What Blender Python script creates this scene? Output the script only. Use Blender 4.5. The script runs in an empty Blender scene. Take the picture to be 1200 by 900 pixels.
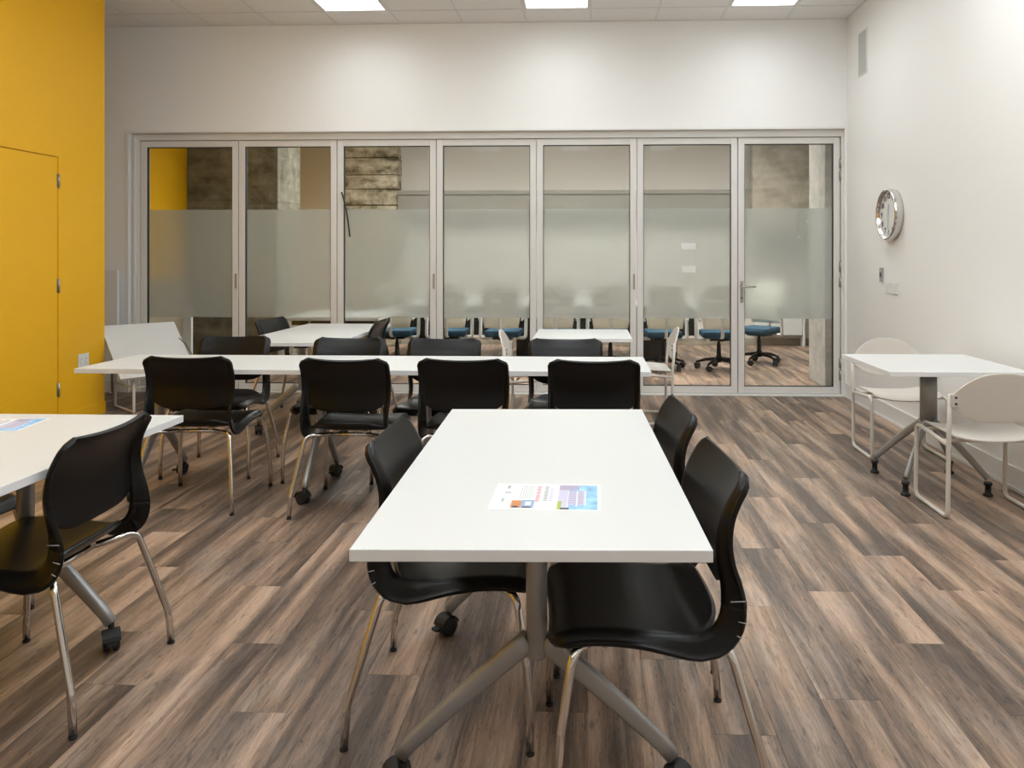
import bpy, bmesh, math, random
from mathutils import Vector, Matrix
random.seed(7)
S = bpy.context.scene
COL = S.collection
PI = math.pi

# ------------------------------------------------------------------ camera, world, exposure
YAW = math.atan2(35, 905)
cam_d = bpy.data.cameras.new('camera')
cam = bpy.data.objects.new('camera', cam_d)
COL.objects.link(cam)
cam_d.sensor_fit = 'HORIZONTAL'
cam_d.sensor_width = 36.0
cam_d.lens = 905 / 1200 * 36.0
cam_d.shift_x = -55 / 1200
cam_d.shift_y = -150 / 1200
cam_d.clip_start = 0.05
cam.location = (0, 0, 1.354)
cam.rotation_euler = (PI / 2, 0, YAW)
S.camera = cam
world = bpy.data.worlds.new('world')
S.world = world
world.use_nodes = True
world.node_tree.nodes['Background'].inputs[0].default_value = (0.8, 0.85, 0.9, 1)
world.node_tree.nodes['Background'].inputs[1].default_value = 0.15
S.view_settings.view_transform = 'Standard'
S.view_settings.look = 'None'
S.view_settings.gamma = 1
S.view_settings.use_curve_mapping = False
S.view_settings.exposure = 0.0
LAMP = 10.2          # strength of the troffer diffusers
LAMP_BACK = 34.0     # added, unseen lamps of the meeting room behind the glass

# room measures (metres)
XL, XR, YB, YF, ZC = -4.19, 2.47, 7.50, -3.2, 3.63
XREC, YREC = -5.7, 6.53
OX0, OX1, OZ = -4.565, 2.452, 2.575
YD = 7.60
Y2B = 11.8


# ------------------------------------------------------------------ materials
def new_mat(name):
    m = bpy.data.materials.new(name)
    m.use_nodes = True
    nt = m.node_tree
    return m, nt, nt.nodes, nt.links, nt.nodes['Principled BSDF']


def plain(name, col, rough=0.5, metal=0.0, bump=0.0, bscale=200, var=0.0, vscale=3, spec=0.5):
    m, nt, N, L, P = new_mat(name)
    P.inputs['Base Color'].default_value = (*col, 1)
    P.inputs['Roughness'].default_value = rough
    P.inputs['Metallic'].default_value = metal
    P.inputs['Specular IOR Level'].default_value = spec
    tc = N.new('ShaderNodeTexCoord')
    if var > 0:
        n = N.new('ShaderNodeTexNoise')
        n.inputs['Scale'].default_value = vscale
        n.inputs['Detail'].default_value = 5
        L.new(tc.outputs['Object'], n.inputs['Vector'])
        r = N.new('ShaderNodeMapRange')
        r.inputs[1].default_value = 0.3
        r.inputs[2].default_value = 0.7
        r.inputs[3].default_value = 1 - var
        r.inputs[4].default_value = 1 + var
        L.new(n.outputs['Fac'], r.inputs[0])
        mx = N.new('ShaderNodeVectorMath')
        mx.operation = 'SCALE'
        mx.inputs[0].default_value = col
        L.new(r.outputs[0], mx.inputs['Scale'])
        L.new(mx.outputs[0], P.inputs['Base Color'])
    if bump > 0:
        n = N.new('ShaderNodeTexNoise')
        n.inputs['Scale'].default_value = bscale
        n.inputs['Detail'].default_value = 3
        L.new(tc.outputs['Object'], n.inputs['Vector'])
        b = N.new('ShaderNodeBump')
        b.inputs['Strength'].default_value = bump
        b.inputs['Distance'].default_value = 0.002
        L.new(n.outputs['Fac'], b.inputs['Height'])
        L.new(b.outputs[0], P.inputs['Normal'])
    return m


def emis(name, col, s, lens=True):
    m, nt, N, L, P = new_mat(name)
    P.inputs['Base Color'].default_value = (*col, 1)
    P.inputs['Emission Color'].default_value = (*col, 1)
    P.inputs['Emission Strength'].default_value = s
    # prismatic lens: gives less light at grazing angles
    geo = N.new('ShaderNodeNewGeometry')
    dt = N.new('ShaderNodeVectorMath'); dt.operation = 'DOT_PRODUCT'
    L.new(geo.outputs['Normal'], dt.inputs[0]); L.new(geo.outputs['Incoming'], dt.inputs[1])
    ab = N.new('ShaderNodeMath'); ab.operation = 'ABSOLUTE'; L.new(dt.outputs['Value'], ab.inputs[0])
    pw = N.new('ShaderNodeMath'); pw.operation = 'POWER'; pw.inputs[1].default_value = 1.3
    L.new(ab.outputs[0], pw.inputs[0])
    ml = N.new('ShaderNodeMath'); ml.operation = 'MULTIPLY_ADD'
    L.new(pw.outputs[0], ml.inputs[0]); ml.inputs[1].default_value = s * 0.88; ml.inputs[2].default_value = s * 0.12
    if lens: L.new(ml.outputs[0], P.inputs['Emission Strength'])
    return m


def wood_mat():
    m, nt, N, L, P = new_mat('vinyl_wood_plank')
    tc = N.new('ShaderNodeTexCoord')
    oi = N.new('ShaderNodeObjectInfo')
    geo = N.new('ShaderNodeNewGeometry')
    add = N.new('ShaderNodeMath'); add.operation = 'ADD'
    L.new(oi.outputs['Random'], add.inputs[0])
    L.new(geo.outputs['Random Per Island'], add.inputs[1])
    fr = N.new('ShaderNodeMath'); fr.operation = 'FRACT'
    L.new(add.outputs[0], fr.inputs[0])
    off = N.new('ShaderNodeMath'); off.operation = 'MULTIPLY'; off.inputs[1].default_value = 57.3
    L.new(fr.outputs[0], off.inputs[0])
    cmb = N.new('ShaderNodeCombineXYZ')
    L.new(off.outputs[0], cmb.inputs[0]); L.new(off.outputs[0], cmb.inputs[1]); L.new(off.outputs[0], cmb.inputs[2])
    vec = N.new('ShaderNodeVectorMath'); vec.operation = 'ADD'
    L.new(tc.outputs['Object'], vec.inputs[0]); L.new(cmb.outputs[0], vec.inputs[1])

    def noise(sx, sy, detail, dist=0.0, rough=0.55):
        mp = N.new('ShaderNodeMapping')
        mp.inputs['Scale'].default_value = (sx, sy, 1)
        L.new(vec.outputs[0], mp.inputs['Vector'])
        n = N.new('ShaderNodeTexNoise')
        n.inputs['Scale'].default_value = 1
        n.inputs['Detail'].default_value = detail
        n.inputs['Roughness'].default_value = rough
        n.inputs['Distortion'].default_value = dist
        L.new(mp.outputs[0], n.inputs['Vector'])
        return n
    band = noise(9.5, 0.75, 2, 0.25)
    streak = noise(34, 2.6, 5, 1.8, 0.62)
    fine = noise(260, 9, 4, 0.4, 0.7)
    blot = noise(7, 2.5, 3, 0.6)
    fleck = noise(95, 14, 3, 1.2, 0.6)

    def rng(n, a, b, c, d):
        r = N.new('ShaderNodeMapRange')
        r.inputs[1].default_value = a; r.inputs[2].default_value = b
        r.inputs[3].default_value = c; r.inputs[4].default_value = d
        L.new(n.outputs[0], r.inputs[0])
        return r
    r1 = rng(band, 0.36, 0.64, -0.33, 0.27)
    r2 = rng(streak, 0.25, 0.75, -0.20, 0.20)
    r3 = rng(fine, 0.3, 0.7, -0.12, 0.12)
    r4 = rng(fr, 0, 1, 0.49, 0.64)
    r5 = rng(fleck, 0.56, 0.70, 0.0, -0.26)
    s = r4
    for r in (r1, r2, r3, r5):
        a = N.new('ShaderNodeMath'); a.operation = 'ADD'
        L.new(s.outputs[0], a.inputs[0]); L.new(r.outputs[0], a.inputs[1])
        s = a
    ramp = N.new('ShaderNodeValToRGB')
    e = ramp.color_ramp.elements
    e[0].position = 0.0; e[0].color = (0.058, 0.038, 0.028, 1)
    e[1].position = 1.0; e[1].color = (0.56, 0.385, 0.275, 1)
    x = e.new(0.30); x.color = (0.125, 0.087, 0.066, 1)
    x = e.new(0.55); x.color = (0.255, 0.172, 0.120, 1)
    x = e.new(0.78); x.color = (0.410, 0.276, 0.192, 1)
    L.new(s.outputs[0], ramp.inputs[0])
    # greyish patches
    g = N.new('ShaderNodeMix'); g.data_type = 'RGBA'
    gr = rng(blot, 0.42, 0.68, 0.0, 0.55)
    L.new(gr.outputs[0], g.inputs[0])
    L.new(ramp.outputs[0], g.inputs[6])
    hs = N.new('ShaderNodeHueSaturation')
    hs.inputs['Saturation'].default_value = 0.55
    hs.inputs['Value'].default_value = 0.86
    L.new(ramp.outputs[0], hs.inputs['Color'])
    L.new(hs.outputs[0], g.inputs[7])
    # knots
    mp = N.new('ShaderNodeMapping'); mp.inputs['Scale'].default_value = (9, 3.2, 1)
    L.new(vec.outputs[0], mp.inputs['Vector'])
    vo = N.new('ShaderNodeTexVoronoi'); vo.inputs['Scale'].default_value = 1.0
    L.new(mp.outputs[0], vo.inputs['Vector'])
    kr = N.new('ShaderNodeMapRange')
    kr.inputs[1].default_value = 0.03; kr.inputs[2].default_value = 0.10
    kr.inputs[3].default_value = 0.45; kr.inputs[4].default_value = 1.0
    L.new(vo.outputs['Distance'], kr.inputs[0])
    km = N.new('ShaderNodeVectorMath'); km.operation = 'SCALE'
    L.new(g.outputs[2], km.inputs[0]); L.new(kr.outputs[0], km.inputs['Scale'])
    L.new(km.outputs[0], P.inputs['Base Color'])
    rr = rng(streak, 0.2, 0.8, 0.34, 0.52)
    L.new(rr.outputs[0], P.inputs['Roughness'])
    P.inputs['Specular IOR Level'].default_value = 0.35
    b = N.new('ShaderNodeBump')
    b.inputs['Strength'].default_value = 0.25; b.inputs['Distance'].default_value = 0.002
    L.new(s.outputs[0], b.inputs['Height'])
    L.new(b.outputs[0], P.inputs['Normal'])
    return m


def concrete_mat(name, c0, c1, scale=2.5, boards=0.0):
    m, nt, N, L, P = new_mat(name)
    tc = N.new('ShaderNodeTexCoord')
    n = N.new('ShaderNodeTexNoise')
    n.inputs['Scale'].default_value = scale; n.inputs['Detail'].default_value = 9
    n.inputs['Roughness'].default_value = 0.68; n.inputs['Distortion'].default_value = 0.5
    L.new(tc.outputs['Object'], n.inputs['Vector'])
    s = n
    if boards > 0:
        mp = N.new('ShaderNodeMapping'); mp.inputs['Scale'].default_value = (1.2, 1.2, 7)
        L.new(tc.outputs['Object'], mp.inputs['Vector'])
        n2 = N.new('ShaderNodeTexNoise'); n2.inputs['Scale'].default_value = 1.4; n2.inputs['Detail'].default_value = 6
        L.new(mp.outputs[0], n2.inputs['Vector'])
        a = N.new('ShaderNodeMath'); a.operation = 'MULTIPLY_ADD'
        L.new(n2.outputs[0], a.inputs[0]); a.inputs[1].default_value = boards
        sb = N.new('ShaderNodeMath'); sb.operation = 'SUBTRACT'
        L.new(n.outputs[0], sb.inputs[0]); sb.inputs[1].default_value = boards * 0.5
        L.new(sb.outputs[0], a.inputs[2])
        s = a
    r = N.new('ShaderNodeValToRGB')
    r.color_ramp.elements[0].position = 0.3; r.color_ramp.elements[0].color = (*c0, 1)
    r.color_ramp.elements[1].position = 0.7; r.color_ramp.elements[1].color = (*c1, 1)
    L.new(s.outputs[0], r.inputs[0])
    L.new(r.outputs[0], P.inputs['Base Color'])
    P.inputs['Roughness'].default_value = 0.85
    b = N.new('ShaderNodeBump'); b.inputs['Strength'].default_value = 0.5; b.inputs['Distance'].default_value = 0.01
    L.new(s.outputs[0], b.inputs['Height']); L.new(b.outputs[0], P.inputs['Normal'])
    return m


def glass_mat():
    m, nt, N, L, P = new_mat('clear_glass')
    N.remove(P)
    out = N['Material Output']
    fr = N.new('ShaderNodeFresnel'); fr.inputs[0].default_value = 1.36
    t = N.new('ShaderNodeBsdfTransparent'); t.inputs[0].default_value = (0.95, 0.957, 0.95, 1)
    g = N.new('ShaderNodeBsdfGlossy'); g.inputs['Roughness'].default_value = 0.0
    mx = N.new('ShaderNodeMixShader')
    L.new(fr.outputs[0], mx.inputs[0]); L.new(t.outputs[0], mx.inputs[1]); L.new(g.outputs[0], mx.inputs[2])
    L.new(mx.outputs[0], out.inputs['Surface'])
    return m


def frost_mat():
    m, nt, N, L, P = new_mat('frosted_film')
    N.remove(P)
    out = N['Material Output']
    rf = N.new('ShaderNodeBsdfRefraction')
    rf.inputs['Roughness'].default_value = 0.27; rf.inputs['IOR'].default_value = 1.25
    rf.inputs[0].default_value = (0.92, 0.935, 0.93, 1)
    d = N.new('ShaderNodeBsdfDiffuse'); d.inputs[0].default_value = (0.80, 0.815, 0.785, 1)
    tr = N.new('ShaderNodeBsdfTranslucent'); tr.inputs[0].default_value = (0.88, 0.90, 0.88, 1)
    m1 = N.new('ShaderNodeMixShader'); m1.inputs[0].default_value = 0.30
    L.new(d.outputs[0], m1.inputs[1]); L.new(tr.outputs[0], m1.inputs[2])
    mx = N.new('ShaderNodeMixShader'); mx.inputs[0].default_value = 0.38
    L.new(rf.outputs[0], mx.inputs[1]); L.new(m1.outputs[0], mx.inputs[2])
    L.new(mx.outputs[0], out.inputs['Surface'])
    return m


M = {}
M['wall'] = plain('white_wall_paint', (0.885, 0.878, 0.858), 0.55, bump=0.15, bscale=400)
M['yellow'] = plain('yellow_wall_paint', (0.93, 0.50, 0.008), 0.42, bump=0.1, bscale=400)
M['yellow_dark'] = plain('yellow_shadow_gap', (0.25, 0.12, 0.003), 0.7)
M['tile'] = plain('acoustic_ceiling_tile', (0.90, 0.885, 0.865), 0.9, bump=0.4, bscale=500, var=0.03, vscale=120)
M['tee'] = plain('white_tee_bar', (0.80, 0.79, 0.77), 0.5)
M['slab'] = plain('ceiling_slab', (0.4, 0.4, 0.4), 0.9)
M['wood'] = wood_mat()
M['subfloor'] = plain('dark_joint', (0.10, 0.075, 0.06), 0.8)
M['baseboard'] = plain('white_baseboard', (0.80, 0.79, 0.77), 0.4)
M['alu'] = plain('light_aluminium_frame', (0.74, 0.72, 0.69), 0.42, bump=0.05)
M['gasket'] = plain('dark_gasket', (0.03, 0.03, 0.03), 0.6)
M['glass'] = glass_mat()
M['frost'] = frost_mat()
M['laminate'] = plain('white_laminate', (0.70, 0.705, 0.69), 0.33, bump=0.03, bscale=600, spec=0.4)
M['edge'] = plain('grey_white_edge_band', (0.84, 0.85, 0.86), 0.45)
M['black'] = plain('black_plastic', (0.0025, 0.0025, 0.0027), 0.34, bump=0.05, bscale=900, spec=0.33)
M['blackmetal'] = plain('black_metal', (0.012, 0.012, 0.012), 0.5)
M['rubber'] = plain('black_rubber', (0.012, 0.012, 0.012), 0.6)
M['chrome'] = plain('chrome', (0.70, 0.68, 0.66), 0.14, metal=1.0)
M['greymetal'] = plain('grey_powder_coat', (0.36, 0.36, 0.355), 0.36, metal=0.45, bump=0.08, bscale=900)
M['cream'] = plain('cream_plastic', (0.68, 0.635, 0.57), 0.45)
M['creammetal'] = plain('cream_metal', (0.64, 0.60, 0.54), 0.38)
M['paper'] = plain('paper', (0.88, 0.88, 0.86), 0.6)
M['steel'] = plain('brushed_steel', (0.42, 0.40, 0.36), 0.35, metal=0.9)
M['darkbolt'] = plain('dark_bolt', (0.05, 0.045, 0.04), 0.5)
M['whiteplastic'] = plain('white_plastic', (0.80, 0.80, 0.78), 0.4)
M['greyplastic'] = plain('grey_plastic', (0.36, 0.36, 0.36), 0.5)
M['grille'] = plain('grey_perforated_metal', (0.50, 0.51, 0.49), 0.6, var=0.12, vscale=300)
M['blue'] = plain('blue_seat_fabric', (0.008, 0.052, 0.095), 0.85, bump=0.4, bscale=700)
M['mesh'] = plain('pale_mesh_back', (0.80, 0.79, 0.68), 0.7)
M['officewhite'] = plain('office_white_plastic', (0.70, 0.71, 0.70), 0.4)
M['conc_dark'] = concrete_mat('dark_concrete', (0.07, 0.068, 0.050), (0.27, 0.26, 0.205), 5.5, 0.5)
M['conc_light'] = concrete_mat('light_concrete', (0.34, 0.33, 0.30), (0.58, 0.56, 0.52), 6)
M['conc_board'] = concrete_mat('board_marked_concrete', (0.08, 0.066, 0.036), (0.56, 0.50, 0.38), 8.5, 0.9)
M['conc_warm'] = concrete_mat('warm_concrete', (0.20, 0.175, 0.13), (0.38, 0.34, 0.275), 3.0, 0.6)
M['wall_dark'] = plain('rear_wall_paint', (0.78, 0.775, 0.76), 0.7)
M['wall2'] = plain('meeting_room_paint', (0.60, 0.57, 0.52), 0.7)
M['wall2tan'] = plain('tan_meeting_room_paint', (0.42, 0.36, 0.27), 0.7)
M['duct'] = plain('grey_beam_paint', (0.20, 0.19, 0.165), 0.6)
M['lamp'] = emis('troffer_diffuser', (0.905, 0.965, 1.0), LAMP)
M['lamp_fill'] = emis('fill_lens_diffuser', (0.905, 0.965, 1.0), LAMP, lens=False)  # unseen rows only: lowered lens whose sides add fill light
M['lamp_back'] = emis('meeting_fill_diffuser', (1.0, 0.98, 0.93), LAMP_BACK)
M['pink'] = plain('print_pink', (0.75, 0.28, 0.33), 0.6)
M['pgrey'] = plain('print_grey', (0.38, 0.42, 0.40), 0.6)
M['pmauve'] = plain('print_mauve', (0.42, 0.38, 0.50), 0.6)
M['psky'] = plain('print_sky_blue', (0.30, 0.55, 0.83), 0.6, var=0.35, vscale=25)
M['pdark'] = plain('print_dark', (0.06, 0.06, 0.07), 0.6)
M['plilac'] = plain('print_lilac', (0.60, 0.57, 0.72), 0.6)
M['pgreen'] = plain('print_green', (0.42, 0.50, 0.10), 0.6)
M['porange'] = plain('print_orange', (0.62, 0.25, 0.09), 0.6)
M['pblue'] = plain('print_blue', (0.30, 0.42, 0.62), 0.6)
M['dial'] = plain('clock_dial', (0.75, 0.75, 0.72), 0.5)


# ------------------------------------------------------------------ mesh helpers
def bx(bm, x0, x1, y0, y1, z0, z1, mi=0, bev=0.0):
    vs = [bm.verts.new((x, y, z)) for x in (x0, x1) for y in (y0, y1) for z in (z0, z1)]
    fs = [(0, 1, 3, 2), (4, 6, 7, 5), (0, 4, 5, 1), (2, 3, 7, 6), (0, 2, 6, 4), (1, 5, 7, 3)]
    out = []
    for f in fs:
        fc = bm.faces.new([vs[i] for i in f])
        fc.material_index = mi
        out.append(fc)
    if bev > 0:
        es = list({e for f in out for e in f.edges})
        bmesh.ops.bevel(bm, geom=es, offset=bev, segments=2, affect='EDGES', profile=0.6)
    return out


def fillet(pts, r, n=6):
    pts = [Vector(p) for p in pts]
    out = [pts[0]]
    for i in range(1, len(pts) - 1):
        a, b, c = pts[i - 1], pts[i], pts[i + 1]
        u = (a - b); v = (c - b)
        lu, lv = u.length, v.length
        u.normalize(); v.normalize()
        ang = u.angle(v)
        if ang > PI - 0.03:
            out.append(b); continue
        rr = r[i - 1] if isinstance(r, (list, tuple)) else r
        d = min(rr / math.tan(ang / 2), lu * 0.48, lv * 0.48)
        p0, p1 = b + u * d, b + v * d
        for k in range(n + 1):
            t = k / n
            out.append(p0 * (1 - t) ** 2 + b * 2 * t * (1 - t) + p1 * t ** 2)
    out.append(pts[-1])
    return out


def tube(bm, pts, r, seg=10, closed=False, ry=None, up=None, mi=0, sq=1.0):
    """round (or oval: r across, ry along up) tube along points; r may be a list"""
    pts = [Vector(p) for p in pts]
    n = len(pts)
    rings = []
    prev = None
    for i, p in enumerate(pts):
        if closed:
            t = (pts[(i + 1) % n] - pts[i - 1]).normalized()
        else:
            t = (pts[min(i + 1, n - 1)] - pts[max(i - 1, 0)]).normalized()
        if up is not None:
            w = Vector(up)
            a = t.cross(w).normalized()
            b = a.cross(t).normalized()
        else:
            if prev is None:
                w = Vector((0, 0, 1)) if abs(t.z) < 0.9 else Vector((1, 0, 0))
                a = t.cross(w).normalized()
            else:
                a = (prev - t * prev.dot(t)).normalized()
            prev = a
            b = t.cross(a).normalized()
        ra = r[i] if isinstance(r, (list, tuple)) else r
        rb = (ry[i] if isinstance(ry, (list, tuple)) else ry) if ry is not None else ra
        pw = lambda c: math.copysign(abs(c) ** sq, c)
        rings.append([bm.verts.new(p + a * ra * pw(math.cos(2 * PI * k / seg)) + b * rb * pw(math.sin(2 * PI * k / seg))) for k in range(seg)])
    m = n if closed else n - 1
    for i in range(m):
        A, B = rings[i], rings[(i + 1) % n]
        for k in range(seg):
            f = bm.faces.new((A[k], A[(k + 1) % seg], B[(k + 1) % seg], B[k]))
            f.smooth = True; f.material_index = mi
    if not closed:
        for R_ in (rings[0][::-1], rings[-1]):
            f = bm.faces.new(R_); f.material_index = mi


def lathe(bm, prof, seg=24, axis='z', c=(0, 0, 0), mi=0, smooth=True):
    c = Vector(c)
    rings = []
    for r, h in prof:
        ring = []
        for k in range(seg):
            a = 2 * PI * k / seg
            x, y = r * math.cos(a), r * math.sin(a)
            p = (x, y, h) if axis == 'z' else ((x, h, y) if axis == 'y' else (h, x, y))
            ring.append(bm.verts.new(c + Vector(p)))
        rings.append(ring)
    for i in range(len(rings) - 1):
        for k in range(seg):
            f = bm.faces.new((rings[i][k], rings[i][(k + 1) % seg], rings[i + 1][(k + 1) % seg], rings[i + 1][k]))
            f.smooth = smooth; f.material_index = mi
    for R_ in (rings[0][::-1], rings[-1]):
        f = bm.faces.new(R_); f.material_index = mi


def finish(bm, name, mats):
    bmesh.ops.recalc_face_normals(bm, faces=bm.faces)
    me = bpy.data.meshes.new(name)
    bm.to_mesh(me); bm.free()
    for m in (mats if isinstance(mats, (list, tuple)) else [mats]):
        me.materials.append(m)
    return me


def obj(name, bm, mats, parent=None, loc=None):
    me = bm if isinstance(bm, bpy.types.Mesh) else finish(bm, name, mats)
    o = bpy.data.objects.new(name, me)
    COL.objects.link(o)
    if parent is not None:
        o.parent = parent
    if loc is not None:
        o.location = loc
    return o


def box_obj(name, b, mats, parent=None, bev=0.0):
    bm = bmesh.new(); bx(bm, *b, bev=bev)
    return obj(name, bm, mats, parent)


def tag(o, label, cat, group=None):
    o['label'] = label; o['category'] = cat
    if group: o['group'] = group
    return o


def thing(name, label, cat, loc=(0, 0, 0), rz=0.0, group=None):
    o = bpy.data.objects.new(name, None)
    o.empty_display_size = 0.1
    COL.objects.link(o)
    o.location = loc; o.rotation_euler = (0, 0, rz)
    return tag(o, label, cat, group)


def struct(o):
    o['kind'] = 'structure'
    return o


def bake(o):
    """apply the modifiers of o into its mesh"""
    dg = bpy.context.evaluated_depsgraph_get()
    dg.update()
    me = bpy.data.meshes.new_from_object(o.evaluated_get(dg))
    o.modifiers.clear()
    o.data = me
    return o


def kids():
    d = {}
    for o in COL.objects:
        if o.parent: d.setdefault(o.parent, []).append(o)
    return d


def copy_tree(o, K, parent=None):
    c = o.copy()
    COL.objects.link(c)
    if parent is not None: c.parent = parent
    for ch in K.get(o, []):
        copy_tree(ch, K, c)
    return c


# ------------------------------------------------------------------ the setting
# floor: sub floor slab with planks
bm = bmesh.new()
bx(bm, XREC - 0.1, 4.6, YF - 0.1, Y2B + 0.6, -0.12, -0.008)
floor = struct(obj('floor', bm, M['subfloor']))
PW, PL = 0.178, 1.22


def plank_bm(bm, x0, x1, y0, y1):
    g = 0.0003; c = 0.0009
    x0 += g; x1 -= g; y0 += g; y1 -= g
    lo = [bm.verts.new(p) for p in ((x0, y0, -0.0075), (x1, y0, -0.0075), (x1, y1, -0.0075), (x0, y1, -0.0075))]
    mi_ = [bm.verts.new(p) for p in ((x0, y0, -0.0006), (x1, y0, -0.0006), (x1, y1, -0.0006), (x0, y1, -0.0006))]
    hi = [bm.verts.new(p) for p in ((x0 + c, y0 + c, 0), (x1 - c, y0 + c, 0), (x1 - c, y1 - c, 0), (x0 + c, y1 - c, 0))]
    for A, B in ((lo, mi_), (mi_, hi)):
        for k in range(4):
            bm.faces.new((A[k], A[(k + 1) % 4], B[(k + 1) % 4], B[k]))
    bm.faces.new(hi); bm.faces.new(lo[::-1])


bm = bmesh.new(); plank_bm(bm, -PW / 2, PW / 2, -PL / 2, PL / 2)
plank_me = finish(bm, 'plank', M['wood'])
rest = bmesh.new(); rest2 = bmesh.new()
rnd = random.Random(11)
half = PL / 2
ncol = int((4.5 - XREC) / PW) + 1
for i in range(ncol):
    x0 = XREC + i * PW
    offs = (i * 0.37 * PL + rnd.uniform(-0.12, 0.12)) % PL
    y = YF - offs
    while y < Y2B + 0.4:
        y1 = y + PL
        xm = x0 + PW / 2
        if xm < XL + 0.1 and y1 < YREC - 0.1 or (xm > XR + 0.05 and y1 < YB):
            y = y1; continue
        ym = (y + y1) / 2
        # seen from the camera as a plank of its own
        near = 1.30 < y1 and y < YB + 0.05 and abs(xm - 0.0) < 0.95 * max(y1, 2.2) + 0.3
        if near and xm < XR + 0.1:
            if y1 > YB + 0.05 and False:
                pass
            o = bpy.data.objects.new('plank', plank_me)
            COL.objects.link(o); o.parent = floor; o.location = (xm, ym, 0)
        else:
            plank_bm(rest, x0, x0 + PW, y, y1)
        y = y1
o = obj('plank_flooring', rest, M['wood'], floor); o['kind'] = 'stuff'
rest2.free()

# walls ------------------------------------------------------------
DY0, DY1, DZ = 5.03, 5.943, 2.136
bm = bmesh.new()
bx(bm, XL - 0.10, XL, YF, DY0, 0, ZC)
bx(bm, XL - 0.10, XL, DY1, YREC, 0, ZC)
bx(bm, XL - 0.10, XL, DY0, DY1, DZ, ZC)
bx(bm, XREC, XL - 0.10, YREC - 0.1, YREC, 0, ZC)
wall_left = struct(obj('wall_left', bm, M['yellow']))
wall_left['label'] = 'bright yellow painted wall with a flush door'
bm = bmesh.new()
bx(bm, XREC - 0.1, XREC, YREC - 0.1, YB + 0.2, 0, ZC)
struct(obj('wall_recess', bm, M['wall']))
bm = bmesh.new()
bx(bm, XR, XR + 0.12, YF, YB + 0.24, 0, ZC)
struct(obj('wall_right', bm, M['wall']))
bm = bmesh.new()
bx(bm, XREC, XR, YB, YB + 0.22, OZ, ZC)
bx(bm, XREC, OX0, YB, YB + 0.22, 0, OZ)
bx(bm, OX1, XR, YB, YB + 0.22, 0, OZ)
struct(obj('wall_back', bm, M['wall']))
bm = bmesh.new()
bx(bm, XL, XR, YF - 0.1, YF, 0, ZC)
struct(obj('wall_front', bm, M['wall_dark']))

# door in the yellow wall
door = struct(box_obj('door_1', (XL - 0.06, XL - 0.002, DY0 + 0.004, DY1 - 0.005, 0.008, DZ - 0.005), M['yellow']))
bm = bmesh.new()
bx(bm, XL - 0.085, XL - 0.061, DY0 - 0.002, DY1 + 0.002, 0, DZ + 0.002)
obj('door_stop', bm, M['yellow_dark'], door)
for z in (1.947, 1.118, 0.296):
    bm = bmesh.new()
    tube(bm, [(XL + 0.006, DY1 + 0.004, z - 0.055), (XL + 0.006, DY1 + 0.004, z + 0.055)], 0.0075, 8)
    bx(bm, XL - 0.001, XL + 0.002, DY1 - 0.012, DY1 + 0.018, z - 0.055, z + 0.055)
    obj('hinge', bm, M['steel'], door)
bm = bmesh.new()
lathe(bm, [(0.026, 0), (0.026, 0.006)], 20, 'x', (XL - 0.002, DY0 + 0.07, 1.0))
tube(bm, fillet([(XL, DY0 + 0.07, 1.0), (XL + 0.055, DY0 + 0.07, 1.0), (XL + 0.055, DY0 + 0.18, 1.0)], 0.015), 0.009, 8)
obj('door_handle', bm, M['steel'], door)
# thin raised frame of the yellow door
bm = bmesh.new()
bx(bm, XL, XL + 0.004, DY1 + 0.004, DY1 + 0.044, 0.1, DZ + 0.044)
bx(bm, XL, XL + 0.004, DY0 - 0.044, DY0 - 0.004, 0.1, DZ + 0.044)
bx(bm, XL, XL + 0.004, DY0 - 0.004, DY1 + 0.004, DZ + 0.004, DZ + 0.044)
struct(obj('trim_1', bm, M['yellow']))

# baseboards
bm = bmesh.new()
bx(bm, XL, XL + 0.012, YF, DY0 - 0.05, 0, 0.10, bev=0.002)
bx(bm, XL, XL + 0.012, DY1 + 0.05, YREC, 0, 0.10, bev=0.002)
struct(obj('baseboard_left', bm, M['yellow']))
bm = bmesh.new()
bx(bm, XR - 0.014, XR, YF, YB - 0.001, 0, 0.135, bev=0.003)
bx(bm, XR - 0.022, XR - 0.014, YF, YB - 0.001, 0, 0.022, bev=0.002)
struct(obj('baseboard_right', bm, M['baseboard']))
bm = bmesh.new()
bx(bm, XREC, OX0 - 0.03, YB - 0.014, YB, 0, 0.12, bev=0.003)
struct(obj('baseboard_back', bm, M['baseboard']))

# ceiling: slab, tee grid and tiles ---------------------------------
CW = 0.622
GX0 = 0.02
YT = 7.10
bm = bmesh.new()
bx(bm, XREC - 0.1, XR + 0.12, YF - 0.1, YB + 0.22, ZC + 0.14, ZC + 0.24)
ceiling = struct(obj('ceiling', bm, M['slab']))
xs = sorted(set([XREC] + [GX0 + n * CW for n in range(-9, 4) if XREC < GX0 + n * CW < XR] + [XR]))
ys = [YB, YT]
while ys[-1] - CW > YF: ys.append(ys[-1] - CW)
ys.append(YF); ys = ys[::-1]
bm = bmesh.new()
for x in xs[1:-1]:
    bx(bm, x - 0.011, x + 0.011, YF, YB, ZC - 0.004, ZC - 0.001)
    bx(bm, x - 0.002, x + 0.002, YF, YB, ZC - 0.001, ZC + 0.03)
for y in ys[1:-1]:
    bx(bm, XREC, XR, y - 0.011, y + 0.011, ZC - 0.0045, ZC - 0.0015)
for a in ((XREC, XR, YB - 0.02, YB, ZC - 0.005, ZC - 0.001), (XR - 0.02, XR, YF, YB, ZC - 0.005, ZC - 0.001),
          (XL, XL + 0.02, YF, YREC, ZC - 0.005, ZC - 0.001)):
    bx(bm, *a)
obj('ceiling_grid', bm, M['tee'], ceiling)
lamp_cells = {}
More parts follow.
